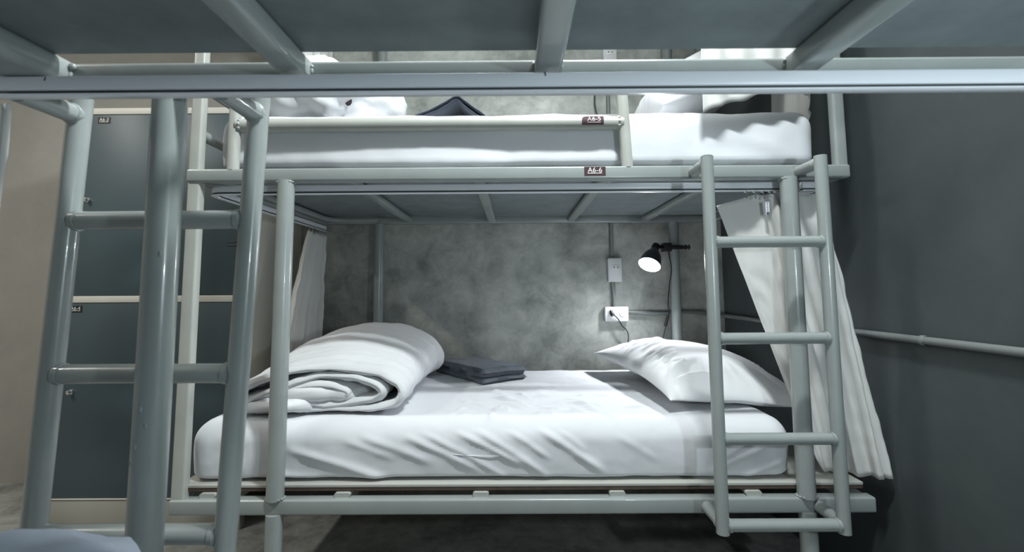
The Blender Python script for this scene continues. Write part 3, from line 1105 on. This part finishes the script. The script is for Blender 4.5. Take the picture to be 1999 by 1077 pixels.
c = thing('conduit', (.52, YS, .2), 'vertical grey conduit linking the outlet boxes on the back wall', 'conduit')
for z0, z1 in ((.166, 1.182), (-.088, .040)):
    xa = .517
    xb = .517 if z0 > 0 else .525
    G().add(*tube([(xb, YS - .012, z0), ((xa + xb) / 2, YS - .013, (z0 + z1) / 2), (xa, YS - .012, z1)], .0105, 14)).out('pipe', CONDUIT, c, sharp=.8)
c = thing('conduit', (.85, YS, -.12), 'level grey conduit from the low outlet box into the corner and along the right wall', 'conduit')
pth = bend([(.593, YS - .012, -.118), (.76, YS - .013, -.126), (.90, YS - .013, -.115), (XR - .014, YS - .014, -.137), (XR - .014, 2.0, -.140), (XR - .014, 1.2, -.139), (XR - .014, -.3, -.138)], .05, 6)
G().add(*tube(pth, .0105, 14)).out('pipe', CONDUIT, c, sharp=.8)
for p in ((.96, YS - .012, -.120), (XR - .012, 1.27, -.1395), (XR - .012, .95, -.139)):
    ax = (1, 0, 0) if p[0] < 1.05 else (0, 1, 0)
    G().add(*lathe([(.0125, -.008), (.0135, -.006), (.0135, .006), (.0125, .008)], p, ax, 14)).out('clip', CONDUIT, c, sharp=.8)

# ================================================================== CLAMP LAMP
lamp = thing('clamp_lamp', (.818, 2.39, .21), 'lit black clamp lamp on the back post above the lower pillow', 'lamp')
mouth = Vector((.655, 2.27, .118))
ax = Vector((-.42, -.45, -.79)).normalized()      # the way the lamp shines
apex = mouth - ax * .098
prof = [(.0, -.004), (.016, -.004), (.020, .0), (.023, .010), (.033, .024), (.042, .042), (.0475, .062), (.051, .084), (.0535, .098)]
G().add(*lathe(prof, apex, ax, 32)).out('lamp_shade', SHADEM, lamp, sharp=.9)
prof_in = [(r - .0022, t - .0002) for r, t in prof[2:]]
prof_in = [(0, .003)] + prof_in
G().add(*lathe(prof_in, apex, ax, 32)).out('shade_lining', SHADEIN, lamp, sharp=.9)
G().add(*ball(tuple(apex + ax * .052), (.031, .031, .031), 24, 16)).out('bulb', BULB, lamp)
sw = apex - ax * .010
g = G().add(*lathe([(0, -.022), (.017, -.022), (.019, -.012), (.019, .008), (.015, .012), (0, .012)], tuple(sw), ax, 18))
g.add(*ball(tuple(sw - ax * .012), (.020, .020, .018), 14, 10))
g.out('lamp_neck', BLACK, lamp, sharp=.7)
arm_a = sw - ax * .012
G().add(*tube([tuple(arm_a), (arm_a.x + .02, arm_a.y + .02, .212), (.772, 2.375, .212)], .0095, 12)).out('swivel_arm', BLACK, lamp, sharp=.7)
g = G().add(*box(.755, .796, 2.352, 2.412, .190, .234, .006, 3)).add(*box(.79, .852, 2.352, 2.366, .200, .222, .003, 2))
g.out('clamp', BLACK, lamp, sharp=.7)
g = G().add(*tube([(.843, 2.375, .212), (.895, 2.375, .212)], .0045, 10)).add(*lathe([(0, 0), (.008, 0), (.012, .004), (.012, .014), (.008, .018), (0, .018)], (.862, 2.375, .212), (1, 0, 0), 14))
g.add(*box(.886, .892, 2.370, 2.380, .198, .226, .002, 1))
g.out('clamp_screw', BLACK, lamp, sharp=.7)
cord = smooth_path([(.783, 2.372, .192), (.795, 2.376, .10), (.785, 2.378, .03), (.775, 2.380, -.06), (.778, 2.39, -.135), (.770, 2.40, -.17), (.752, 2.41, -.25), (.73, 2.42, -.33), (.66, 2.43, -.372), (.60, 2.435, -.36), (.582, 2.44, -.29), (.586, 2.442, -.235), (.575, 2.442, -.205), (.555, 2.443, -.185), (.535, 2.442, -.150), (.512, 2.435, -.128)], 7)
cord = [Vector((p.x, p.y, max(p.z, -.374))) for p in cord]
G().add(*tube(cord, .0028, 8)).out('cord', BLACK, lamp)
G().add(*sweep([(.777, 2.392, -.13), (.771, 2.398, -.155), (.764, 2.403, -.185)], rrect(.016, .012, .004))).out('cord_switch', BLACK, lamp, sharp=.7)
g = G().add(*sweep([(.500, 2.4475, -.110), (.502, 2.440, -.122), (.508, 2.434, -.131)], rrect(.016, .022, .006)))
g.out('plug', BLACK, lamp, sharp=.7)

# cord and plug dangling over the upper berth
uc = thing('power_cord', (.455, 2.45, .9), 'thin black cord with a plug hanging over the upper far mattress', 'cord')
p = smooth_path([(.485, 2.466, 1.178), (.452, 2.462, 1.10), (.443, 2.458, 1.02), (.448, 2.455, .96), (.463, 2.45, .915)], 8)
G().add(*tube(p, .0035, 8)).out('cord', BLACK, uc)
G().add(*ball((.472, 2.44, .905), (.022, .02, .022), 14, 10)).add(*ball((.436, 2.44, .898), (.014, .014, .014), 12, 8)).add(*tube([(.436, 2.44, .9), (.472, 2.44, .905)], .009, 10)).out('plug', BLACK, uc)
